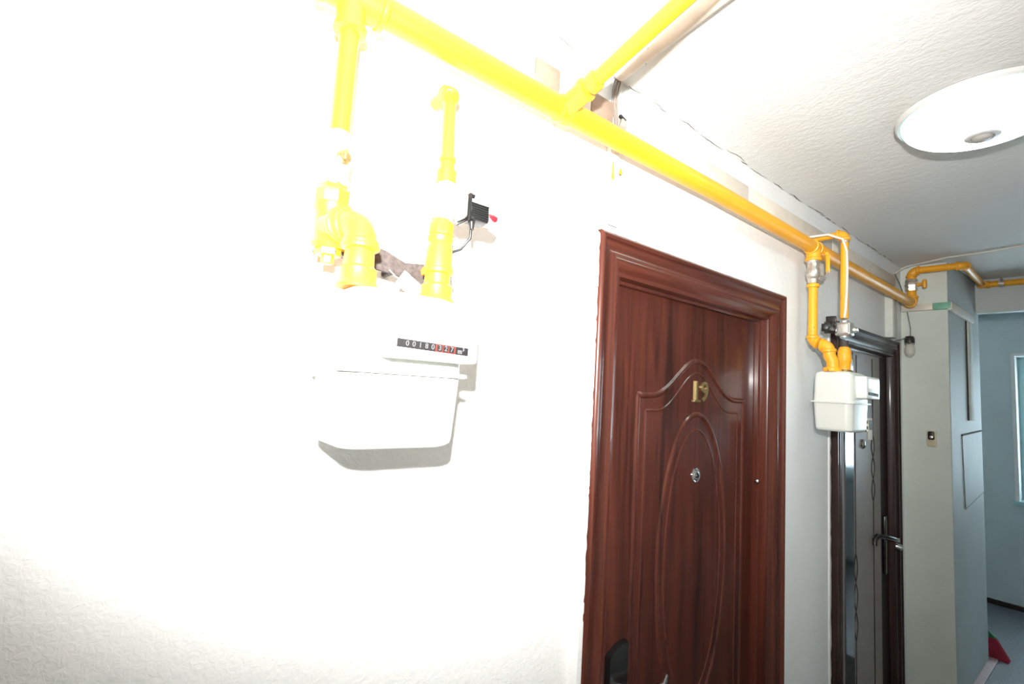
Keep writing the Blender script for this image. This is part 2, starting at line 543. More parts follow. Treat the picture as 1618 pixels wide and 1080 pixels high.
def refine(pts, step=0.02):
    out = []
    K = len(pts)
    for i in range(K):
        a, b_ = pts[i], pts[(i+1) % K]
        L = math.hypot(b_[0]-a[0], b_[1]-a[1])
        m_ = max(1, int(L/step))
        for j in range(m_): out.append((a[0]+(b_[0]-a[0])*j/m_, a[1]+(b_[1]-a[1])*j/m_))
    return out
PX0, PX1 = 1.032, 1.578
bm = bm_(); bead(bm, refine(panel_outline(PX0, PX1, 0.35, 1.742, 1.850, 0.0)), 0.016, 0.0050, LY, True)
d1('panel_moulding', bm, 'door', leaf1)
bm = bm_(); bead(bm, refine(panel_outline(PX0, PX1, 0.35, 1.742, 1.850, 0.034)), 0.007, 0.0020, LY, True)
d1('panel_moulding', bm, 'door', leaf1)
OX, OZ, OA, OB = 1.308, 1.285, 0.172, 0.410
def oval(k): return [(OX+(OA-k)*math.sin(2*PI*i/72), OZ+(OB-k*1.5)*math.cos(2*PI*i/72)) for i in range(72)]
bm = bm_(); bead(bm, oval(0), 0.016, 0.0050, LY, True)
d1('oval_moulding', bm, 'door', leaf1)
bm = bm_(); bead(bm, oval(0.03), 0.007, 0.0020, LY, True)
d1('oval_moulding', bm, 'door', leaf1)

bm = text_bm('1', 0.082, (1.300, LY-0.0025, 1.760), (1, 0, 0), (0, 0, 1), 0.0025, 0.0004)
box(bm, (1.287, LY-0.005, 1.7305), (1.321, LY, 1.7375), 0.001, 1)
d1('number_digit', bm, 'brass', leaf1, 'brass digit 1')
bm = text_bm('9', 0.082, (1.344, LY-0.0025, 1.760), (1, 0, 0), (0, 0, 1), 0.0025, 0.0004)
d1('number_digit', bm, 'brass', leaf1, 'brass digit 9')
bm = bm_(); lathe(bm, (1.310, LY, 1.520), (0, -1, 0), [(0, 0.021), (0.002, 0.021), (0.004, 0.018), (0.003, 0.015), (0.005, 0.013), (0.006, 0.009), (0.005, 0.006)], 28)
pe = d1('peephole', bm, 'chrome', leaf1, 'chrome door viewer')
bm = bm_(); lathe(bm, (1.310, LY-0.0048, 1.520), (0, -1, 0), [(0, 0.008), (0.003, 0.006), (0.004, 0.001)], 20)
d1('viewer_lens', bm, 'gunmetal', leaf1)
bm = bm_(); lathe(bm, (1.640, 0.012, 1.485), (-1, -0.35, 0), [(0, 0.008), (0.004, 0.008), (0.008, 0.005), (0.009, 0.001)], 16)
d1('hinge_cap', bm, 'chrome')
# handle plate with curved top and lever
bm = bm_()
hx0, hx1 = 0.943, 1.012
pts = [(hx0, 0.86), (hx1, 0.86)] + [(hx1-(hx1-hx0)*i/14, 1.124+0.024*math.sin(PI/2*min(1, (1-i/14)*1.25+0.05))) for i in range(15)]
prism(bm, pts, LY, LY-0.016)
bmesh.ops.bevel(bm, geom=[e for e in bm.edges if all(abs(v.co.y-(LY-0.016)) < 1e-5 for v in e.verts)], offset=0.003, segments=2, affect='EDGES')
hp = d1('handle_plate', bm, 'gunmetal', None, 'dark polished handle plate')
bm = bm_()
lathe(bm, (0.977, LY-0.014, 1.045), (0, -1, 0), [(0, 0.017), (0.006, 0.015), (0.03, 0.012), (0.04, 0.012)], 18)
tube(bm, arc((0.977, LY-0.03, 1.045), (0.977, LY-0.052, 1.045), (1.12, LY-0.052, 1.035), 0.014) + [Vector((1.04, LY-0.054, 1.038)), Vector((1.10, LY-0.052, 1.036)), Vector((1.128, LY-0.044, 1.048))], [0.012]*9+[0.011, 0.009, 0.005], 14)
d1('lever', bm, 'chrome', hp, 'chrome lever')

# jagged plaster edge on the frame of the first door
bm = bm_()
z = 0.02
L = []; 
while z < D1['top']:
    L.append((D1['x0']+random.uniform(-0.0015, 0.0035)+(0.0035 if (z < 1.35 and random.random() < 0.5) else 0), z)); z += random.uniform(0.006, 0.016)
prism(bm, [(D1['x0']-0.012, 0.0), (D1['x0']-0.012, D1['top']-0.004), *[q_ for q_ in L[::-1] if q_[1] < D1['top']-0.006]], 0.0, -0.026)
T = []
x = D1['x0']-0.012
while x < D1['x1']:
    T.append((x, D1['top']+random.uniform(-0.0035, 0.001))); x += random.uniform(0.010, 0.035)
prism(bm, [(D1['x0']-0.012, D1['top']+0.014), (D1['x1']+0.004, D1['top']+0.010), (D1['x1']+0.002, D1['top']-0.001)] + T[::-1], 0.0, -0.0255)
struct('trim_2', bm, 'wall', 'ragged white plaster edge around the mahogany door frame', 'trim')

# ---- second door
prof2 = [(0.0, -0.001), (0.0, 0.022), (0.004, 0.027), (0.012, 0.027), (0.016, 0.022), (0.030, 0.020), (0.034, 0.025), (0.044, 0.025), (0.050, 0.018),
         (0.066, 0.014), (0.070, 0.018), (0.080, 0.017), (0.084, 0.010), (0.086, -0.010), (0.094, -0.012), (0.094, -0.055), (0.0765, -0.055), (0.0765, -0.001)]
door2 = thing('door_2', 'dark walnut framed door with taupe engraved leaf beside the pillar', 'door', (2.65, 0, 0), kind='structure')
d2 = P(door2)
casing(d2, D2, prof2, 'case2', 'case2_h')
LY2 = 0.012
bm = bm_(); box(bm, (2.31, LY2, 0.01), (2.988, LY2+0.04, 2.004), 0.001, 1)
leaf2 = d2('door_leaf', bm, 'case2')
bm = bm_(); box(bm, (2.315, LY2-0.003, 0.03), (2.875, LY2, 1.995), 0.001, 1)
d2('door_skin', bm, 'taupe', leaf2, 'taupe engraved door skin')
GY = LY2-0.003
for gx, lo, hi in ((2.530, 0.05, 1.98), (2.765, 0.05, 1.98)):
    bm = bm_()
    if gx < 2.6:
        zs = [lo, 0.72]; tube(bm, [(gx, GY, lo), (gx, GY, 0.76)], 0.003, 6); tube(bm, [(gx, GY, 1.12), (gx, GY, 1.66), (gx+0.02, GY, 1.72), (gx+0.022, GY, hi)], 0.003, 6)
        c0 = 0.76
    else:
        tube(bm, [(gx, GY, lo), (gx, GY, 1.32)], 0.003, 6); tube(bm, [(gx, GY, 1.62), (gx, GY, hi)], 0.003, 6)
        c0 = 1.32
    n = 30
    span = 0.36 if gx < 2.6 else 0.30
    for sgn in (-1, 1):
        tube(bm, [(gx+sgn*0.020*abs(math.sin(PI*3*i/n)), GY, c0+span*i/n) for i in range(n+1)], 0.003, 6)
    d2('engraved_line', bm, 'groove', leaf2)
bm = bm_(); box(bm, (2.405, GY-0.004, 0.03), (2.505, GY, 1.99), 0.001, 1)
d2('mirror_strip', bm, 'mirror', leaf2, 'mirror-like vertical strip')
for dx_, c_ in ((2.632, '1'), (2.668, '8')):
    bm = text_bm(c_, 0.085, (dx_, GY-0.004, 1.665), (1, 0, 0), (0, 0, 1), 0.004, 0.001)
    d2('number_digit', bm, 'brass', leaf2, 'small brass digit')
bm = bm_(); box(bm, (2.695, GY-0.003, 1.60), (2.757, GY, 1.70), 0.001, 1)
pt = d2('name_plate', bm, 'beige', leaf2, 'small beige name plate')
bm = bm_(); box(bm, (2.703, GY-0.004, 1.645), (2.750, GY-0.003, 1.69))
d2('name_print', bm, 'skirt', leaf2)
bm = bm_(); lathe(bm, (2.625, GY, 1.583), (0, -1, 0), [(0, 0.022), (0.006, 0.021), (0.012, 0.014), (0.013, 0.002)], 24)
d2('peephole', bm, 'chrome', leaf2)
bm = bm_(); box(bm, (2.905, LY2-0.012, 0.965), (2.942, LY2, 1.235), 0.004)
hp2 = d2('handle_plate', bm, 'gunmetal')
bm = bm_()
lathe(bm, (2.923, LY2-0.01, 1.135), (0, -1, 0), [(0, 0.014), (0.008, 0.011), (0.05, 0.011)], 16)
tube(bm, arc((2.923, LY2-0.03, 1.135), (2.923, LY2-0.055, 1.135), (2.80, LY2-0.055, 1.145), 0.012) + [Vector((2.86, LY2-0.052, 1.150)), Vector((2.81, LY2-0.038, 1.160)), Vector((2.765, LY2-0.018, 1.165)), Vector((2.745, LY2-0.014, 1.150)), Vector((2.743, LY2-0.014, 1.125))], [0.011]*9+[0.010, 0.010, 0.010, 0.010, 0.009], 12)
d2('lever', bm, 'gunmetal', hp2)
bm = bm_(); lathe(bm, (2.93, LY2-0.045, 1.105), (0.15, -1, -0.2), [(0, 0.014), (0.02, 0.014), (0.026, 0.010)], 14)
d2('lever_end', bm, 'chrome', hp2, 'bright metal cap under the lever')
# flaking plaster at the left of the dark frame
bm = bm_(); z = 0.02; L = []
while z < D2['top']:
    L.append((D2['x0']+random.uniform(-0.010, -0.002), z)); z += random.uniform(0.015, 0.05)
prism(bm, [(D2['x0']-0.02, 0.0), (D2['x0']-0.02, D2['top']), *L[::-1]], 0.0, -0.005)
struct('trim_3', bm, 'wall', 'flaking white plaster edge beside the dark walnut frame', 'trim')

# crack line where wall meets ceiling
bm = bm_()
x = 0.62
while x < 3.1:
    Lx = random.uniform(0.03, 0.14)
    k = max(3, int(Lx/0.012)); pr = []
    y = random.uniform(-0.010, 0.0)
    for i in range(k+1):
        y += random.uniform(-0.0025, 0.0025); y = min(-0.001, max(-0.016, y))
        pr.append((x+Lx*i/k, y))
    wd = random.uniform(0.0006, 0.0022)
    prism(bm, [(a, b_-wd*math.sin(PI*(i/k))-0.0002) for i, (a, b_) in enumerate(pr)] + [(a, b_+wd*math.sin(PI*(i/k))) for i, (a, b_) in list(enumerate(pr))[::-1]], ZC+0.0005, ZC-0.0006, 'xy')
    x += Lx + random.uniform(-0.02, 0.05)
struct('trim_4', bm, 'crack', 'thin dark crack along the wall and ceiling joint', 'crack')

# ================================================================== GAS PIPEWORK
PR = 0.0235
PY, PZ = -0.060, 2.311
def collar(bm, o, d, r, n=20, w=0.012, h=0.0035):
    lathe(bm, o, d, [(-w/2, r), (-w/2+0.002, r+h*.8), (0, r+h), (w/2-0.002, r+h*.8), (w/2, r)], n)

def elbow(bm, a, c, b_, R, r, k=10):
    pts = arc(a, c, b_, R, k)
    tube(bm, pts, r, 18)
    d1_ = (Vector(c)-Vector(a)).normalized(); d2_ = (Vector(b_)-Vector(c)).normalized()
    collar(bm, pts[0], d1_, r); collar(bm, pts[-1], d2_, r)
    return pts

main = thing('gas_main_pipe', 'thick yellow gas pipe running along the wall under the ceiling', 'pipe', (0, 0, 2.3))
mp = P(main)
bm = bm_(); tube(bm, [(-1.8, PY, PZ), (0.5, PY, PZ), (1.2, PY, PZ+0.006), (2.0, PY, PZ), (3.10, PY-0.004, PZ-0.010)], PR, 24)
mp('main_run', bm, 'yellow')
def tee(bm, o, axis, out, r, ro, L, Lo):
    o = Vector(o); axis = Vector(axis); out = Vector(out).normalized()
    tube(bm, [o-axis*L, o+axis*L], r+0.0045, 22)
    collar(bm, o-axis*L, axis, r+0.0045); collar(bm, o+axis*L, axis, r+0.0045)
    tube(bm, [o, o+out*Lo], ro+0.0045, 20)
    collar(bm, o+out*Lo, out, ro+0.0045)
bm = bm_(); tee(bm, (0.199, PY, PZ), (1, 0, 0), (0, 0, -1), PR, 0.0165, 0.045, 0.056)
mp('tee', bm, 'yfit')
B0 = Vector((0.637, PY, PZ+0.002)); B1 = pl(1080, 0, 1, -0.335); bd = (B1-B0).normalized()
bm = bm_(); tee(bm, B0, (1, 0, 0), bd, PR-0.004, 0.0165, 0.012, 0.062)
collar(bm, B0+bd*0.085, bd, 0.0165, w=0.022, h=0.004)
mp('tee', bm, 'yfit')
bm = bm_(); tube(bm, [B0+bd*0.03, B0+bd*((YR-B0.y)/bd.y*0.4), Vector((0.645, YR, 2.43))], 0.0145, 20)
mp('branch_pipe', bm, 'yellow')
bm = bm_(); tee(bm, (1.893, PY, PZ), (1, 0, 0), (0, 0, -1), PR-0.004, 0.019, 0.02, 0.045)
mp('tee', bm, 'yfit')
# end elbow, riser with valve, run round the pillar
ex, ey = 3.135, -0.058
bm = bm_(); elbow(bm, (3.0, PY-0.004, PZ-0.01), (ex, PY-0.004, PZ-0.01), (ex, PY-0.004, 2.5), 0.03, PR+0.002)
mp('elbow', bm, 'yfit')
bm = bm_(); tube(bm, [(ex, PY-0.004, PZ+0.01), (ex, PY-0.004, 2.44)], 0.019, 18)
mp('riser', bm, 'yellow')
bm = bm_(); lathe(bm, (ex, PY-0.004, 2.365), (0, 0, 1), [(0, 0.024), (0.012, 0.027), (0.014, 0.023), (0.03, 0.029), (0.045, 0.023), (0.048, 0.027), (0.06, 0.024)], 6)
mp('valve_body', bm, 'nickel')
bm = bm_(); tube(bm, [(ex, PY-0.02, 2.395), (ex-0.005, PY-0.055, 2.395)], 0.008, 10)
box(bm, (ex-0.016, PY-0.066, 2.372), (ex+0.008, PY-0.050, 2.418), 0.006)
mp('valve_handle', bm, 'yfit')
bm = bm_(); elbow(bm, (ex, PY-0.004, 2.40), (ex, PY-0.004, 2.470), (ex, -0.2, 2.468), 0.028, 0.020)
mp('elbow', bm, 'yfit')
bm = bm_(); tube(bm, [(ex, PY-0.03, 2.470), (ex, -0.262, 2.467)], 0.0165, 18)
mp('pillar_run', bm, 'yellow')
bm = bm_(); elbow(bm, (ex, -0.2, 2.467), (ex, -0.268, 2.467), (3.4, -0.258, 2.477), 0.024, 0.019)
mp('elbow', bm, 'yfit')
bm = bm_(); tube(bm, [(ex+0.02, -0.268, 2.467), (3.84, -0.232, 2.503)], 0.0165, 18)
mp('side_run', bm, 'ypatch')
bm = bm_(); elbow(bm, (3.6, -0.245, 2.491), (3.855, -0.231, 2.503), (3.855, -0.4, 2.503), 0.024, 0.019)
mp('elbow', bm, 'yfit')
bm = bm_(); tube(bm, [(3.855, -0.25, 2.503), (3.855, -2.69, 2.49)], 0.0165, 18)
mp('beam_run', bm, 'yellow')
bm = bm_(); lathe(bm, (3.855, -0.322, 2.5025), (0, 1, 0), [(0, 0.0175), (0.0, 0.021), (0.022, 0.021), (0.022, 0.0175)], 18)
tube(bm, [(3.855, -0.311, 2.52), (3.855, -0.311, 2.538)], 0.005, 8)
mp('pipe_clip', bm, 'nickel')
for (x, z0, l, wd) in ((0.845, PZ-0.022, 0.045, 0.0038), (0.872, PZ-0.030, 0.014, 0.0045)):
    bm = bm_(); lathe(bm, (x, -0.0165, z0), (0, 0, -1), [(0, wd*0.4), (l*.5, wd*0.7), (l*.85, wd), (l, wd*.3)], 8)
    mp('paint_drip', bm, 'yellow')

# ---- meter connections
def stack(part, name, o, d, prof, mat, n=22, phase=0.0, label=None):
    bm = bm_(); lathe(bm, o, d, prof, n, phase)
    return part(name, bm, mat, None, label)

inlet = thing('gas_inlet_pipe', 'yellow inlet pipe dropping to the large near gas meter', 'pipe', (0.2, 0, 1.87), 'meter inlet pipes')
ip = P(inlet)
IX, IY = 0.223, -0.122
bm = bm_(); tube(bm, [(0.199, PY, PZ-0.05), (0.199, PY, 2.07)], 0.0145, 22)
ip('drop_pipe', bm, 'yellow')
stack(ip, 'valve_body', (0.199, PY, 2.012), (0, 0, 1), [(0, 0.0195), (0.014, 0.0195), (0.016, 0.0175), (0.030, 0.019), (0.046, 0.0185), (0.060, 0.0165), (0.075, 0.0155), (0.082, 0.0148)], 'nickel')
bm = bm_(); lathe(bm, (0.2025, PY-0.012, 2.052), (0.1, -1, 0.05), [(0, 0.010), (0.008, 0.010), (0.010, 0.007), (0.013, 0.007), (0.014, 0.002)], 14)
box(bm, (0.2015-0.0012, PY-0.030, 2.046), (0.2015+0.0035, PY-0.018, 2.060), 0.001)
ip('valve_screw', bm, 'brass', None, 'brass valve screw head')
stack(ip, 'union_nut', (0.199, PY, 1.984), (0, 0, 1), [(0, 0.022), (0.004, 0.0245), (0.020, 0.0245), (0.024, 0.021), (0.030, 0.020)], 'yfit', 8)
bm = bm_()
lathe(bm, (0.199, PY, 1.920), (0, 0, 1), [(0, 0.0225), (0.006, 0.0255), (0.012, 0.0225), (0.050, 0.0225), (0.056, 0.026), (0.064, 0.026), (0.066, 0.022)], 24)
tube(bm, [(0.199, PY, 1.951), (0.207, PY-0.028, 1.951)], 0.0235, 22)
collar(bm, (0.207, PY-0.028, 1.951), (0.28, -0.96, 0), 0.0225, 22, 0.012, 0.004)
ip('tee', bm, 'yfit')
stack(ip, 'plug', (0.199, PY, 1.899), (0, 0, 1), [(0, 0.007), (0.001, 0.009), (0.011, 0.009), (0.012, 0.018), (0.022, 0.018)], 'ypatch', 6)
bm = bm_(); elbow(bm, (0.207, PY-0.02, 1.951), (IX, IY, 1.951), (IX, IY, 1.90), 0.030, 0.0215)
collar(bm, (IX, IY, 1.917), (0, 0, 1), 0.022, 22, 0.010, 0.0045)
ip('elbow', bm, 'yfit')
stack(ip, 'meter_union', (IX, IY, 1.860), (0, 0, 1), [(0, 0.0275), (0.003, 0.0285), (0.006, 0.0265), (0.010, 0.0245), (0.026, 0.0245), (0.030, 0.0205), (0.052, 0.0195), (0.056, 0.018)], 'yfit')

outlet = thing('gas_outlet_pipe', 'yellow outlet pipe rising from the large near gas meter into the wall', 'pipe', (0.345, 0, 1.87), 'meter outlet pipes')
op = P(outlet)
OXX, OY = 0.3445, -0.120
stack(op, 'meter_union', (OXX, OY, 1.860), (0, 0, 1), [(0, 0.0262), (0.003, 0.0270), (0.006, 0.0250), (0.010, 0.0238), (0.024, 0.0236), (0.028, 0.0195), (0.046, 0.0190)], 'yfit')
stack(op, 'reducer', (OXX, OY, 1.902), (0, 0, 1), [(0, 0.019), (0.002, 0.0235), (0.008, 0.0235), (0.010, 0.021), (0.038, 0.0195), (0.048, 0.017), (0.052, 0.0195), (0.058, 0.0195), (0.060, 0.017)], 'yfit')
stack(op, 'union_nut', (OXX, OY, 1.961), (0, 0, 1), [(0, 0.0165), (0.002, 0.019), (0.018, 0.019), (0.021, 0.0165), (0.026, 0.0155)], 'yfit', 8)
stack(op, 'coupling', (OXX+0.002, OY, 2.046), (0, 0, 1), [(0, 0.011), (0.001, 0.0155), (0.018, 0.0155), (0.020, 0.012), (0.034, 0.011), (0.035, 0.0135), (0.039, 0.0135), (0.040, 0.011)], 'yfit')
TX, TY, TZ = pl(711, 147, 1, -0.050)
bm = bm_(); tube(bm, [(OXX+0.002, OY, 2.06), (TX, TY, TZ-0.01)], 0.0108, 18)
op('riser_pipe', bm, 'yellow')
bm = bm_(); elbow(bm, (OXX+0.004, OY+0.012, 2.10), (TX, TY, TZ), (TX, -0.005, TZ+0.001), 0.015, 0.0135)
op('elbow', bm, 'yfit')
bm = bm_(); tube(bm, [(TX, TY+0.015, TZ), (TX, 0.0, TZ+0.002)], 0.0125, 16)
op('wall_stub', bm, 'yellow')

def solenoid(name, label, o, coil_dir, red, root_group):
    """cast valve body with black coil; coil_dir = +1 / -1 along x"""
    t = thing(name, label, 'valve', o, root_group)
    q = P(t); o = Vector(o); s = coil_dir; body_o = o.copy()
    bm = bm_()
    lathe(bm, o+Vector((0, 0, -0.028)), (0, 0, 1), [(0, 0.0145), (0.010, 0.0155), (0.012, 0.018), (0.020, 0.020), (0.036, 0.020), (0.046, 0.0175), (0.048, 0.0145), (0.062, 0.0135)], 20)
    q('valve_body', bm, 'steel')
    bm = bm_(); box(bm, o+Vector((-0.019 if s > 0 else -0.03, -0.022, -0.018)), o+Vector((0.03 if s > 0 else 0.019, 0.020, 0.022)), 0.006, 3)
    q('valve_chest', bm, 'steel')
    if s < 0:
        bm = bm_(); box(bm, o+Vector((-0.026, -0.026, -0.022)), o+Vector((0.022, 0.024, 0.026)), 0.007, 3); q('valve_chest', bm, 'steel')
        o = o+Vector((0, 0.036, 0.006))
    bm = bm_(); x0 = o.x+s*0.030
    box(bm, (min(x0, x0+s*0.005), o.y-0.022, o.z-0.020), (max(x0, x0+s*0.005), o.y+0.018, o.z+0.024), 0.002)
    for (dy, dz) in ((-0.019, 0.020), (-0.019, -0.016)):
        lathe(bm, (x0+s*0.004, o.y+dy, o.z+dz), (s, 0, 0), [(0, 0.0035), (0.005, 0.0035), (0.006, 0.002)], 10)
    q('mount_plate', bm, 'gunmetal')
    bm = bm_(); x1 = x0+s*0.005; x2 = x1+s*0.036
    box(bm, (min(x1, x2), o.y-0.016, o.z-0.015), (max(x1, x2), o.y+0.014, o.z+0.012), 0.002)
    coil = q('coil_box', bm, 'black', None, 'black ribbed coil box')
    if red:
        for k in range(7):
            bm = bm_(); zz = o.z-0.0125+k*0.0037
            box(bm, (x1, o.y-0.0185, zz), (x2-0.002, o.y-0.0155, zz+0.0018))
            q('rib', bm, 'gunmetal', coil, smooth=False)
        bm = bm_(); lathe(bm, (x2, o.y-0.002, o.z-0.004), (s, 0, 0), [(0, 0.012), (0.012, 0.012), (0.018, 0.009), (0.019, 0.004)], 18)
        q('clear_cap', bm, 'clear')
        bm = bm_(); lathe(bm, (x2-s*0.0005, o.y-0.006, o.z-0.002), (s, -0.3, 0), [(0, 0.0065), (0.014, 0.0065), (0.020, 0.004)], 14)
        q('reset_button', bm, 'redcap', None, 'red reset button')
        bm = bm_()
        lathe(bm, (x1+s*0.006, o.y-0.012, o.z-0.012), (0, -0.15, -1), [(0, 0.0065), (0.006, 0.006), (0.012, 0.0045), (0.020, 0.0032)], 12)
        tube(bm, [(x1+s*0.006, o.y-0.013, o.z-0.028), (x1+s*0.006, o.y-0.012, o.z-0.045), (x1-0.002, o.y+0.0, o.z-0.062), (x1-0.018, o.y+0.02, o.z-0.070), (x1-0.035, o.y+0.05, o.z-0.072)], 0.0022, 10)
        q('cable', bm, 'black')
    else:
        bm = bm_(); lathe(bm, (x2, o.y-0.002, o.z-0.004), (s, -0.25, 0), [(0, 0.013), (0.010, 0.013), (0.012, 0.009), (0.020, 0.009), (0.021, 0.006)], 18)
        q('reset_button', bm, 'black')
        bm = bm_(); box(bm, (o.x+s*0.012-0.014, o.y-0.02, o.z+0.020), (o.x+s*0.036+0.006, o.y+0.014, o.z+0.044), 0.003)
        q('cable_box', bm, 'black')
        bm = bm_(); lathe(bm, (body_o.x-s*0.01, body_o.y-0.022, body_o.z), (-s*0.4, -1, 0), [(0, 0.011), (0.008, 0.011), (0.010, 0.008), (0.016, 0.008), (0.018, 0.004)], 14)
        q('end_cap', bm, 'steel')
    return t
solenoid('solenoid_valve', 'grey cast shut-off valve with ribbed black coil and red button', (OXX+0.004, OY, 2.012), 1, True, 'gas shut-off valves')

# bracket and tag between the meter connections
br = thing('meter_bracket', 'dark grey metal bracket bolted between the yellow meter pipes', 'bracket', (0.29, 0, 1.9))
q = P(br)
bm = bm_()
bot = [(0.205, 1.902), (0.240, 1.897), (0.290, 1.892), (0.330, 1.880), (0.375, 1.880)]
top = [(0.375, 1.914), (0.330, 1.918), (0.300, 1.914), (0.270, 1.926), (0.240, 1.931), (0.205, 1.928)]
prism(bm, [(a*1.05, b_+0.010) for a, b_ in bot+top], -0.060, -0.066)
q('plate', bm, 'bracket')
for (x, z) in ((0.350, 1.916), (0.370, 1.906)):
    bm = bm_(); lathe(bm, (x, -0.066, z), (0, -1, 0), [(0, 0.0075), (0.006, 0.0075), (0.008, 0.004)], 6)
    q('bolt', bm, 'yfit')
bm = bm_(); tube(bm, [(0.31, 0, 1.915), (0.31, -0.062, 1.915)], 0.006, 8)
q('wall_pin', bm, 'bracket')
tg = thing('seal_tag', 'small brown and white paper tag hanging between the meter pipes', 'tag', (0.325, -0.068, 1.885))
q = P(tg)
bm = bm_(); R = Matrix.Rotation(math.radians(32), 3, 'Y')
box(bm, (0.303, -0.0725, 1.876), (0.343, -0.0712, 1.902), 0.0, rot=R)
q('tag_card', bm, 'paper', smooth=False)
bm = bm_(); tube(bm, [(0.307, -0.072, 1.895), (0.300, -0.067, 1.90), (0.29, -0.0665, 1.908)], 0.001, 6)
q('wire', bm, 'nickel')

# ---- gas meter
MX0, MX1, MYF, MYB, MZ0, MZS, MZ1 = 0.192, 0.362, -0.190, -0.074, 1.654, 1.752, 1.856
def plan(inset, x0=MX0, x1=MX1, yf=MYF, yb=MYB, rf=0.024, rb=0.010):
    x0 += inset; x1 -= inset; yf += inset; yb -= inset
    pts = []
    for (cx_, cy_, r, a0) in ((x1-rb, yb-rb, rb, 0), (x0+rb, yb-rb, rb, 90), (x0+rf, yf+rf, rf, 180), (x1-rf, yf+rf, rf, 270)):
        for i in range(7):
            a = math.radians(a0+90*i/6); pts.append((cx_+r*math.cos(a), cy_+r*math.sin(a)))
    return pts
def loft(bm, rings):
    R_ = [[bm.verts.new((x, y, z)) for x, y in plan(ins)] for z, ins in rings]
    n = len(R_[0])
    for A, B in zip(R_, R_[1:]):
        for k in range(n): bm.faces.new((A[k], A[(k+1) % n], B[(k+1) % n], B[k]))
    bm.faces.new(R_[0][::-1]); bm.faces.new(R_[-1])

meter = thing('gas_meter', 'large white gas meter nearest the viewer, left of door 19', 'gas meter', ((MX0+MX1)/2, MYB, MZ0), 'gas meters')
q = P(meter)
bm = bm_(); loft(bm, [(MZS+0.002, 0.0), (MZ1-0.014, 0.003), (MZ1-0.005, 0.007), (MZ1, 0.016)])
q('upper_case', bm, 'meter')
bm = bm_(); loft(bm, [(MZ0, 0.014), (MZ0+0.002, 0.009), (MZ0+0.006, 0.005), (MZ0+0.012, 0.004), (MZS-0.003, 0.0)])
q('lower_case', bm, 'meter')
bm = bm_(); loft(bm, [(MZS-0.004, -0.005), (MZS-0.003, -0.008), (MZS+0.001, -0.008), (MZS+0.002, -0.005)])
q('seam_flange', bm, 'meter')
CX0, CX1, CZ0, CZ1, CYF = 0.232, 0.361, 1.768, 1.842, -0.220
bm = bm_(); box(bm, (CX0, CYF, CZ0), (CX1, MYF+0.022, CZ1), 0.005, 3)
ch = q('counter_housing', bm, 'meter_lid')
tilt = math.radians(-1.8)
ux = Vector((math.cos(tilt), 0, math.sin(tilt))); uz = Vector((-math.sin(tilt), 0, math.cos(tilt)))
def strip(name, c, a0, a1, h0, h1, y, mat, parent):
    bm = bm_(); c = Vector(c)
    cs = [c+ux*a0+uz*h0, c+ux*a1+uz*h0, c+ux*a1+uz*h1, c+ux*a0+uz*h1]
    A = [bm.verts.new((p_.x, y, p_.z)) for p_ in cs]; B = [bm.verts.new((p_.x, CYF+0.001, p_.z)) for p_ in cs]
    bm.faces.new(A); bm.faces.new(B[::-1])
    for k in range(4): bm.faces.new((A[k], B[k], B[(k+1) % 4], A[(k+1) % 4]))
    return q(name, bm, mat, parent, smooth=False)
SC = (0.2935, CYF, 1.7845)
strip('counter_window', SC, -0.0505, 0.0505, -0.0052, 0.0052, CYF-0.0006, 'strip', ch)
strip('decimal_window', SC, 0.0015, 0.031, -0.0050, 0.0050, CYF-0.0011, 'red', ch)
dig = '00180327'
for i, c_ in enumerate(dig):
    xx = -0.0375+i*0.0087 + (0.0015 if i > 4 else 0)
    if i > 4:
        strip('digit_wheel', Vector(SC)+ux*xx, -0.0034, 0.0034, -0.0040, 0.0040, CYF-0.0014, 'strip', ch)
    bm = text_bm(c_, 0.0092, Vector(SC)+ux*xx+Vector((0, -0.0018, 0)), ux, uz, 0.0002, 0.0001)
    q('digit', bm, 'white', ch, smooth=False)
bm = text_bm('m', 0.0085, Vector(SC)+ux*0.0375+uz*(-0.0006)+Vector((0, -0.0010, 0)), ux, uz, 0.0002, 0.0004)
q('unit_mark', bm, 'white', ch, smooth=False)
bm = text_bm('3', 0.0055, Vector(SC)+ux*0.0428+uz*0.0022+Vector((0, -0.0010, 0)), ux, uz, 0.0002, 0.0003)
q('unit_mark', bm, 'white', ch, smooth=False)
bm = bm_(); box(bm, (0.246, CYF-0.0005, 1.803), (0.356, CYF+0.001, 1.834))
rp = q('rating_plate', bm, 'display', ch, smooth=False)
rp.data.materials[0] = MT['meter_lid']
for (x, z) in ((MX1-0.006, 1.8245), (MX1+0.001, 1.790)):
    bm = bm_(); lathe(bm, (x, MYF+0.030, z), (1, -0.6, 0), [(0, 0.004), (0.010, 0.0045), (0.014, 0.004), (0.015, 0.002)], 10)
    q('lead_seal', bm, 'yfit')

def copy_tree(o, parent=None):
    c = o.copy(); COL.objects.link(c); c.parent = parent
    for k in list(o.children): copy_tree(k, c)
    return c
DX, DZ = 1.662, 0.006
m2 = copy_tree(meter)
m2.location = Vector(meter.location) + Vector((DX, 0, DZ))
m2['label'] = 'smaller-looking white gas meter hanging between the two doors'
for k in m2.children_recursive:
    if k.name.startswith('rating_plate'):
        k.data = k.data.copy(); k.data.materials[0] = MT['display']

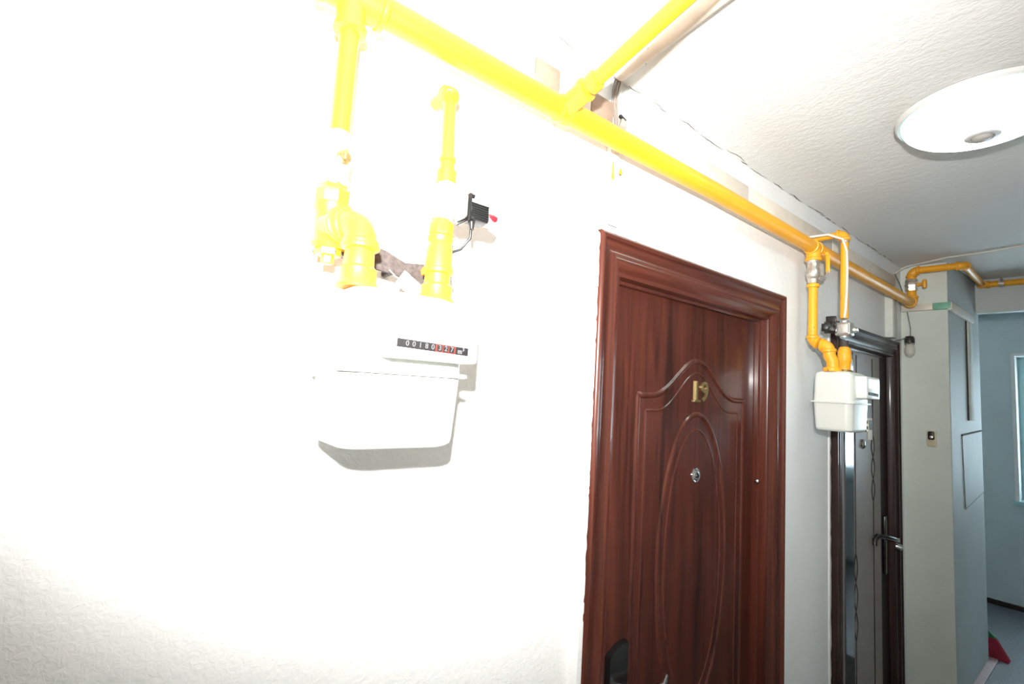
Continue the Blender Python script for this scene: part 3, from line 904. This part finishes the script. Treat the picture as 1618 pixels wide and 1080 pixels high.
# ---- connections of the second meter
inlet2 = thing('gas_inlet_pipe', 'yellow inlet pipe with silver ball valve dropping to the meter between doors', 'pipe', (1.893, 0, 1.87), 'meter inlet pipes')
ip = P(inlet2)
AX = 1.892; BX = IX+DX
stack(ip, 'locknut', (AX, PY, 2.252), (0, 0, 1), [(0, 0.019), (0.004, 0.0215), (0.012, 0.0215), (0.014, 0.019)], 'steel', 10)
stack(ip, 'valve_body', (AX, PY, 2.178), (0, 0, 1), [(0, 0.0185), (0.016, 0.0185), (0.018, 0.021), (0.030, 0.024), (0.046, 0.024), (0.056, 0.020), (0.074, 0.019)], 'nickel', 14)
bm = bm_(); tube(bm, [(AX+0.02, PY-0.01, 2.205), (AX+0.045, PY-0.02, 2.205)], 0.008, 10)
tube(bm, [(AX+0.040, PY-0.020, 2.205), (AX+0.050, PY-0.023, 2.212), (AX+0.058, PY-0.030, 2.232)], 0.0035, 8)
ip('valve_stem', bm, 'steel')
bm = bm_(); box(bm, (AX+0.055, PY-0.034, 2.225), (AX+0.062, PY-0.020, 2.295), 0.003)
box(bm, (AX+0.050, PY-0.032, 2.290), (AX+0.066, PY-0.018, 2.302), 0.003)
ip('valve_lever', bm, 'yellow')
bm = bm_(); tube(bm, [(AX, PY, 2.185), (AX-0.004, PY, 1.99)], 0.0145, 18); collar(bm, (AX, PY, 2.170), (0, 0, 1), 0.0165, 18, 0.014, 0.004)
ip('drop_pipe', bm, 'yellow')
stack(ip, 'thread', (AX-0.004, PY, 2.000), (0, 0, 1), [(0, 0.0152), (0.022, 0.0152)], 'ypatch')
bm = bm_(); elbow(bm, (AX-0.004, PY, 2.03), (AX-0.004, PY, 1.968), (BX, IY, 1.945), 0.022, 0.0175)
ip('elbow', bm, 'yfit')
stack(ip, 'nipple', (AX-0.004, PY-0.026, 1.959), (0, -1, -0.25), [(0, 0.014), (0.02, 0.014)], 'nickel')
bm = bm_(); elbow(bm, (BX, PY-0.01, 1.958), (BX, IY+0.012, 1.950), (BX, IY+0.006, 1.90), 0.024, 0.020)
ip('elbow', bm, 'yfit')
bm = bm_(); tube(bm, [(BX, IY+0.009, 1.930), (BX, IY+0.008, 1.915), (BX, IY-0.002, 1.895), (BX, IY-0.002, 1.868)], [0.0195, 0.0195, 0.019, 0.0195], 18)
ip('offset_piece', bm, 'yfit')
stack(ip, 'meter_union', (BX, IY, 1.861), (0, 0, 1), [(0, 0.026), (0.004, 0.0275), (0.010, 0.0275), (0.013, 0.0265), (0.015, 0.021)], 'ypatch')

outlet2 = thing('gas_outlet_pipe', 'yellow outlet pipe rising from the meter between doors to the ceiling line', 'pipe', (2.01, 0, 1.87), 'meter outlet pipes')
op = P(outlet2)
CX = OXX+DX
stack(op, 'meter_union', (CX, OY, 1.861), (0, 0, 1), [(0, 0.0255), (0.004, 0.0268), (0.010, 0.0268), (0.013, 0.0255), (0.015, 0.020)], 'brass')
stack(op, 'reducer', (CX, OY, 1.872), (0, 0, 1), [(0, 0.0185), (0.030, 0.0205), (0.034, 0.0235), (0.042, 0.0235), (0.044, 0.0215), (0.070, 0.0210), (0.082, 0.017), (0.088, 0.012)], 'yfit')
stack(op, 'nipple', (CX, OY, 1.955), (0, 0, 1), [(0, 0.0135), (0.026, 0.0135)], 'bracket')
bm = bm_(); tube(bm, [(CX, OY, 2.062), (CX+0.008, OY, 2.36)], 0.0130, 18)
op('riser_pipe', bm, 'yellow')
stack(op, 'locknut', (CX+0.0075, OY, 2.345), (0, 0, 1), [(0, 0.0135), (0.001, 0.0155), (0.007, 0.0155), (0.008, 0.0135)], 'nickel')
bm = bm_(); elbow(bm, (CX+0.008, OY, 2.33), (CX+0.008, OY, 2.378), (CX+0.004, -0.05, 2.380), 0.020, 0.0165)
op('elbow', bm, 'yfit')
bm = bm_(); tube(bm, [(CX+0.005, OY+0.02, 2.379), (CX+0.003, 0.0, 2.380)], 0.012, 14)
op('wall_stub', bm, 'yellow')
solenoid('solenoid_valve', 'grey cast shut-off valve with plain black coil above the meter between doors', (CX+0.002, OY, 2.020), -1, False, 'gas shut-off valves')
bm = bm_()
tube(bm, [(CX-0.030, OY-0.01, 2.060), (CX-0.024, OY-0.012, 2.09), (CX-0.012, OY-0.012, 2.16), (CX-0.006, OY-0.012, 2.24), (CX-0.003, OY-0.010, 2.31), (CX-0.012, OY+0.0, 2.355), (CX-0.035, OY+0.04, 2.375), (CX-0.055, -0.03, 2.372), (CX-0.06, -0.016, 2.370)], 0.0045, 10)
o = obj('cable', bm, 'wcable'); tag(o, 'white cable beside the yellow outlet pipe between the doors', 'cable')

# ================================================================== TRUNKING, CONDUIT, CABLES
tr = thing('cable_trunking', 'long beige cable trunking on the wall behind the yellow main pipe', 'trunking', (1.5, 0, 2.4))
q = P(tr)
def trunk_piece(x0, x1, z0, z1, mat, y=-0.018):
    bm = bm_(); box(bm, (x0, y, z0), (x1, 0, z1), 0.003, 2); return q('trunking_length', bm, mat)
for (x0, x1, mat) in ((-1.2, 0.540, 'white_trunk'), (0.543, 0.590, 'beige'), (0.592, 0.662, 'beige2'), (0.664, 0.760, 'beige'), (0.762, 0.838, 'beige2'), (0.900, 0.944, 'beige'), (0.9465, 1.50, 'beige'), (1.503, 2.20, 'beige'), (2.203, 3.05, 'beige')):
    trunk_piece(x0, x1, 2.378, 2.432, mat)
for (x0, x1) in ((0.895, 0.938), (1.96, 2.07)):
    bm = bm_(); box(bm, (x0, -0.0195, 2.374), (x1, 0, 2.384), 0.002); q('green_tape', bm, 'green', None, 'green tape')

tv = thing('cable_trunking', 'short white vertical trunking between the main pipe and the mahogany door frame', 'trunking', (0.852, 0, 2.14))
q = P(tv)
bm = bm_(); box(bm, (0.837, -0.014, 2.134), (0.869, 0, 2.372), 0.003); q('cover', bm, 'white_trunk')
bm = bm_(); box(bm, (0.838, -0.0145, 2.1325), (0.868, -0.002, 2.1350)); q('end_gap', bm, 'greyd', smooth=False)

tv = thing('cable_trunking', 'white vertical trunking above the dark walnut door near the corner', 'trunking', (2.96, 0, 2.1))
q = P(tv)
bm = bm_(); box(bm, (2.930, -0.035, 2.102), (2.995, 0, 2.355), 0.004); q('cover', bm, 'white_trunk')

tp = thing('cable_trunking', 'beige trunking wrapped around the pillar with a green taped end', 'trunking', (XE, -0.1, 2.28))
q = P(tp)
bm = bm_(); box(bm, (XE-0.018, -0.135, 2.268), (XE, -0.004, 2.302), 0.003); q('trunking_length', bm, 'beige')
bm = bm_(); box(bm, (XE-0.0185, YS-0.016, 2.268), (XE, -0.136, 2.303), 0.003); q('taped_length', bm, 'green', None, 'green taped length')
bm = bm_(); box(bm, (XE-0.018, YS-0.018, 2.262), (3.735, YS, 2.302), 0.003); q('side_length', bm, 'beige')
tp = thing('cable_trunking', 'pale vertical trunking on the bluish pillar side', 'trunking', (3.67, YS, 1.7))
q = P(tp)
bm = bm_(); box(bm, (3.612, YS-0.014, 1.712), (3.700, YS, 2.261), 0.003); q('cover', bm, 'white_trunk')
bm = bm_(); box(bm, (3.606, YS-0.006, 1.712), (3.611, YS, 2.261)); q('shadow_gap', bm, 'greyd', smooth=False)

cdn = thing('ceiling_conduit', 'thick beige conduit crossing the ceiling beside the yellow branch pipe', 'conduit', (0.82, -0.1, 2.49))
q = P(cdn)
bm = bm_()
n = 14
A0 = Vector((0.838, -0.030, 0)); A1 = Vector((0.640, YR, 0)); dr = (A1-A0).normalized(); nx = Vector((-dr.y, dr.x, 0))
def cr(o, r): return [o + nx*(r*math.cos(PI*i/n)) + Vector((0, 0, ZC-0.0015-1.05*r*math.sin(PI*i/n)-0.003)) for i in range(n+1)]
Ra, Rb = [cr(o, 0.0225) for o in (A0, A1)]; Ia, Ib = [cr(o, 0.0195) for o in (A0, A1)]
rows = []
for arr in (Ra, Rb, Ib, Ia): rows.append([bm.verts.new(v) for v in arr])
for (a, b_) in ((0, 1), (1, 2), (2, 3), (3, 0)):
    for k in range(n): bm.faces.new((rows[a][k], rows[b_][k], rows[b_][k+1], rows[a][k+1]))
q('conduit_cover', bm, 'beige')
bm = bm_()
o1 = [nx*(0.026*s_) for s_ in (-1, 1)]
vs = [A0+o1[0], A0+o1[1], A1+o1[1], A1+o1[0]]
a = [bm.verts.new((v.x, v.y, ZC-0.0045)) for v in vs]; b2 = [bm.verts.new((v.x, v.y, ZC)) for v in vs]
bm.faces.new(a); bm.faces.new(b2[::-1])
for k in range(4): bm.faces.new((a[k], b2[k], b2[(k+1) % 4], a[(k+1) % 4]))
q('conduit_base', bm, 'white_trunk')
bm = bm_(); tube(bm, [A0+dr*0.055+nx*0.026+Vector((0, 0, ZC-0.006)), A0+dr*0.075+nx*0.012+Vector((0, 0, ZC-0.026)), A0+dr*0.11-nx*0.018+Vector((0, 0, ZC-0.020)), A0+dr*0.10+nx*0.03+Vector((0, 0, ZC-0.004))], 0.0012, 6)
q('tie_wire', bm, 'green')

cab = [('leftmost thin grey cable at the ceiling conduit mouth', 'gcable', 0.0020), ('thick beige cable second from left at the conduit mouth', 'cable', 0.0036),
       ('thin beige cable third from left at the conduit mouth', 'cable', 0.0022), ('rightmost pale cable bowing out of the conduit mouth', 'wcable', 0.0020)]
for i, (lb, mt_, rr) in enumerate(cab):
    off = (i-1.5)*0.0075
    bm = bm_()
    st = A0 + dr*0.03 + nx*(-off*1.2) + Vector((0, 0, ZC-0.010-rr))
    tube(bm, [st, st-dr*0.022, Vector((0.846+off*1.2, -0.022, 2.487)), Vector((0.848+off*1.2, -0.014, 2.468)), Vector((0.853+off*(1.2 if i < 3 else 2.0), -0.009, 2.44)), Vector((0.860+off*0.7, -0.008, 2.405)), Vector((0.863+off*.7, -0.008, 2.375))], rr, 8)
    o = obj('cable', bm, mt_); tag(o, lb, 'cable', 'cables at the conduit mouth')
cn = thing('cable_connector', 'small black and grey cable connector just above the yellow main pipe', 'connector', (0.868, -0.015, 2.39))
q = P(cn)
bm = bm_(); box(bm, (0.856, -0.024, 2.402), (0.878, -0.016, 2.408), 0.001, rot=Matrix.Rotation(0.3, 3, 'Y')); q('clip', bm, 'black')
bm = bm_(); box(bm, (0.858, -0.026, 2.378), (0.876, -0.017, 2.400), 0.002, rot=Matrix.Rotation(0.25, 3, 'Y')); q('body', bm, 'nickel')

bm = bm_()
tube(bm, [(3.06, -0.012, 2.45), (3.13, -0.035, 2.492), (3.16, -0.06, 2.506), (3.09, -0.22, 2.506), (3.085, -0.35, 2.506), (3.06, -0.50, 2.506), (3.02, -0.9, 2.506), (3.0, YR, 2.506)], 0.0045, 8)
o = obj('cable', bm, 'wcable'); tag(o, 'thin white cable running across the ceiling above the pillar', 'cable')
bm = bm_()
tube(bm, [(3.06, -0.012, 2.45), (3.12, -0.020, 2.40), (3.19, -0.024, 2.33), (XE-0.006, -0.030, 2.25), (XE-0.005, -0.040, 2.18), (XE-0.008, -0.040, 2.13)], 0.0025, 8)
tube(bm, [(3.00, -0.026, 2.094), (3.08, -0.026, 2.105), (3.17, -0.03, 2.125), (XE-0.012, -0.04, 2.126)], 0.0025, 8)
o = obj('cable', bm, 'gcable'); tag(o, 'thin dark grey cable leading to the bare wall bulb', 'cable')

# ================================================================== LAMPS AND SMALL FITTINGS
LX, LYY = 1.580, -0.552
MT['lamp_glow'] = lamp_mat('lamp_diffuser', (LX, LYY, ZC-0.05), 0.162)
lamp = thing('ceiling_lamp', 'round glowing ceiling lamp with a motion sensor at its centre', 'lamp', (LX, LYY, ZC))
q = P(lamp)
bm = bm_(); lathe(bm, (LX, LYY, ZC), (0, 0, -1), [(0, 0.140), (0.008, 0.146), (0.012, 0.163), (0.018, 0.169), (0.027, 0.168), (0.031, 0.164), (0.028, 0.158), (0.020, 0.156)], 72)
q('rim', bm, 'lamp_rim')
bm = bm_(); lathe(bm, (LX, LYY, ZC-0.024), (0, 0, -1), [(0, 0.1575), (0.004, 0.1575)] + [(0.004+0.060*math.sin(PI/2*i/10), 0.1575*math.cos(PI/2*i/10)**0.9 if i < 10 else 0.03) for i in range(1, 11)], 72)
q('diffuser', bm, 'lamp_glow')
bm = bm_(); lathe(bm, (LX, LYY, ZC-0.084), (0, 0, -1), [(0, 0.034), (0.005, 0.034), (0.008, 0.030), (0.008, 0.022), (0.006, 0.021)], 36)
s_ = q('sensor_ring', bm, 'lamp_rim')
bm = bm_(); lathe(bm, (LX, LYY, ZC-0.090), (0, 0, -1), [(0, 0.021), (0.004, 0.019), (0.008, 0.013), (0.010, 0.004)], 28)
q('sensor_lens', bm, 'sensor', s_)

wl = thing('wall_bulb', 'unlit frosted bulb in a black socket on the white pillar', 'lamp', (XE, -0.04, 2.0))
q = P(wl)
c = Vector((XE-0.026, -0.040, 2.135)); d = Vector((-0.10, -0.03, -1)).normalized(); k_ = 0.74
bm = bm_(); lathe(bm, c, d, [(t*k_, r*k_) for t, r in [(0, 0.012), (0.004, 0.024), (0.018, 0.029), (0.036, 0.030), (0.056, 0.0285), (0.060, 0.025)]], 22)
box(bm, (XE-0.018, -0.054, 2.095), (XE, -0.026, 2.128), 0.004)
q('socket', bm, 'socket')
bm = bm_(); lathe(bm, c+d*0.040, d, [(t*k_, r*k_) for t, r in [(0, 0.018), (0.016, 0.024), (0.034, 0.029), (0.052, 0.031), (0.070, 0.029), (0.084, 0.022), (0.094, 0.013), (0.098, 0.004)]], 24)
q('bulb', bm, 'bulb')
bm = bm_(); lathe(bm, c+d*0.040, d, [(0, 0.0212), (0.003, 0.0222), (0.006, 0.0208)], 22)
q('socket_ring', bm, 'chrome')

bl = thing('doorbell', 'beige doorbell plate with black button on the white pillar', 'doorbell', (XE, -0.118, 1.6))
q = P(bl)
bm = bm_(); box(bm, (XE-0.010, -0.137, 1.572), (XE, -0.098, 1.652), 0.005); q('plate', bm, 'bell')
bm = bm_(); box(bm, (XE-0.014, -0.130, 1.607), (XE-0.009, -0.104, 1.648), 0.006); k_ = q('button_panel', bm, 'black')
bm = bm_(); lathe(bm, (XE-0.013, -0.117, 1.620), (-1, 0, 0), [(0, 0.008), (0.003, 0.007), (0.004, 0.002)], 16); q('button', bm, 'nickel', k_)

hatch = thing('access_panel', 'painted-over rectangular access panel on the bluish pillar side', 'panel', (3.7, YS, 1.3))
q = P(hatch)
bm = bm_()
v4 = [(3.435, 1.635), (3.945, 1.655), (3.965, 1.305), (3.475, 1.255)]
prism(bm, v4, YS, YS-0.004); q('panel_sheet', bm, 'pillar', smooth=False)
hatch.children[0].data.materials[0] = MT['blue']
for (a, b_, wd) in ((v4[0], v4[1], 0.005), (v4[0], v4[3], 0.0012), (v4[2], v4[3], 0.0015)):
    bm = bm_(); tube(bm, [(a[0], YS-0.0035, a[1]), (b_[0], YS-0.0035, b_[1])], wd, 6); q('panel_joint', bm, 'crack')

# ---- broom behind the pillar
broom = thing('broom', 'red bristled broom with green head standing behind the pillar', 'broom', (4.07, -0.12, ZL))
q = P(broom)
bm = bm_()
bz = ZL+0.001
for k in range(26):
    t = k/25
    y1 = -0.262+0.27*t; y0 = -0.205+0.16*t
    for xo in (-0.014, 0.0, 0.014):
        tube(bm, [(4.065+xo*0.6, y0, ZL+0.115), (4.065+xo*1.4+random.uniform(-.004, .004), y1, bz)], [0.0058, 0.0066], 5)
q('bristles', bm, 'bristle', None, 'red bristles')
bristle = broom.children[0]; bristle['kind'] = 'stuff'
bm = bm_(); prism(bm, [(-0.222, ZL+0.105), (-0.030, ZL+0.105), (-0.060, ZL+0.150), (-0.110, ZL+0.165), (-0.175, ZL+0.150)], 4.048, 4.085, 'yz')
bmesh.ops.bevel(bm, geom=bm.edges[:], offset=0.005, segments=2, affect='EDGES')
q('broom_head', bm, 'bgreen')
bm = bm_(); tube(bm, [(4.066, -0.118, ZL+0.15), (4.03, -0.05, ZL+1.25)], 0.011, 12); q('handle', bm, 'wwhite')
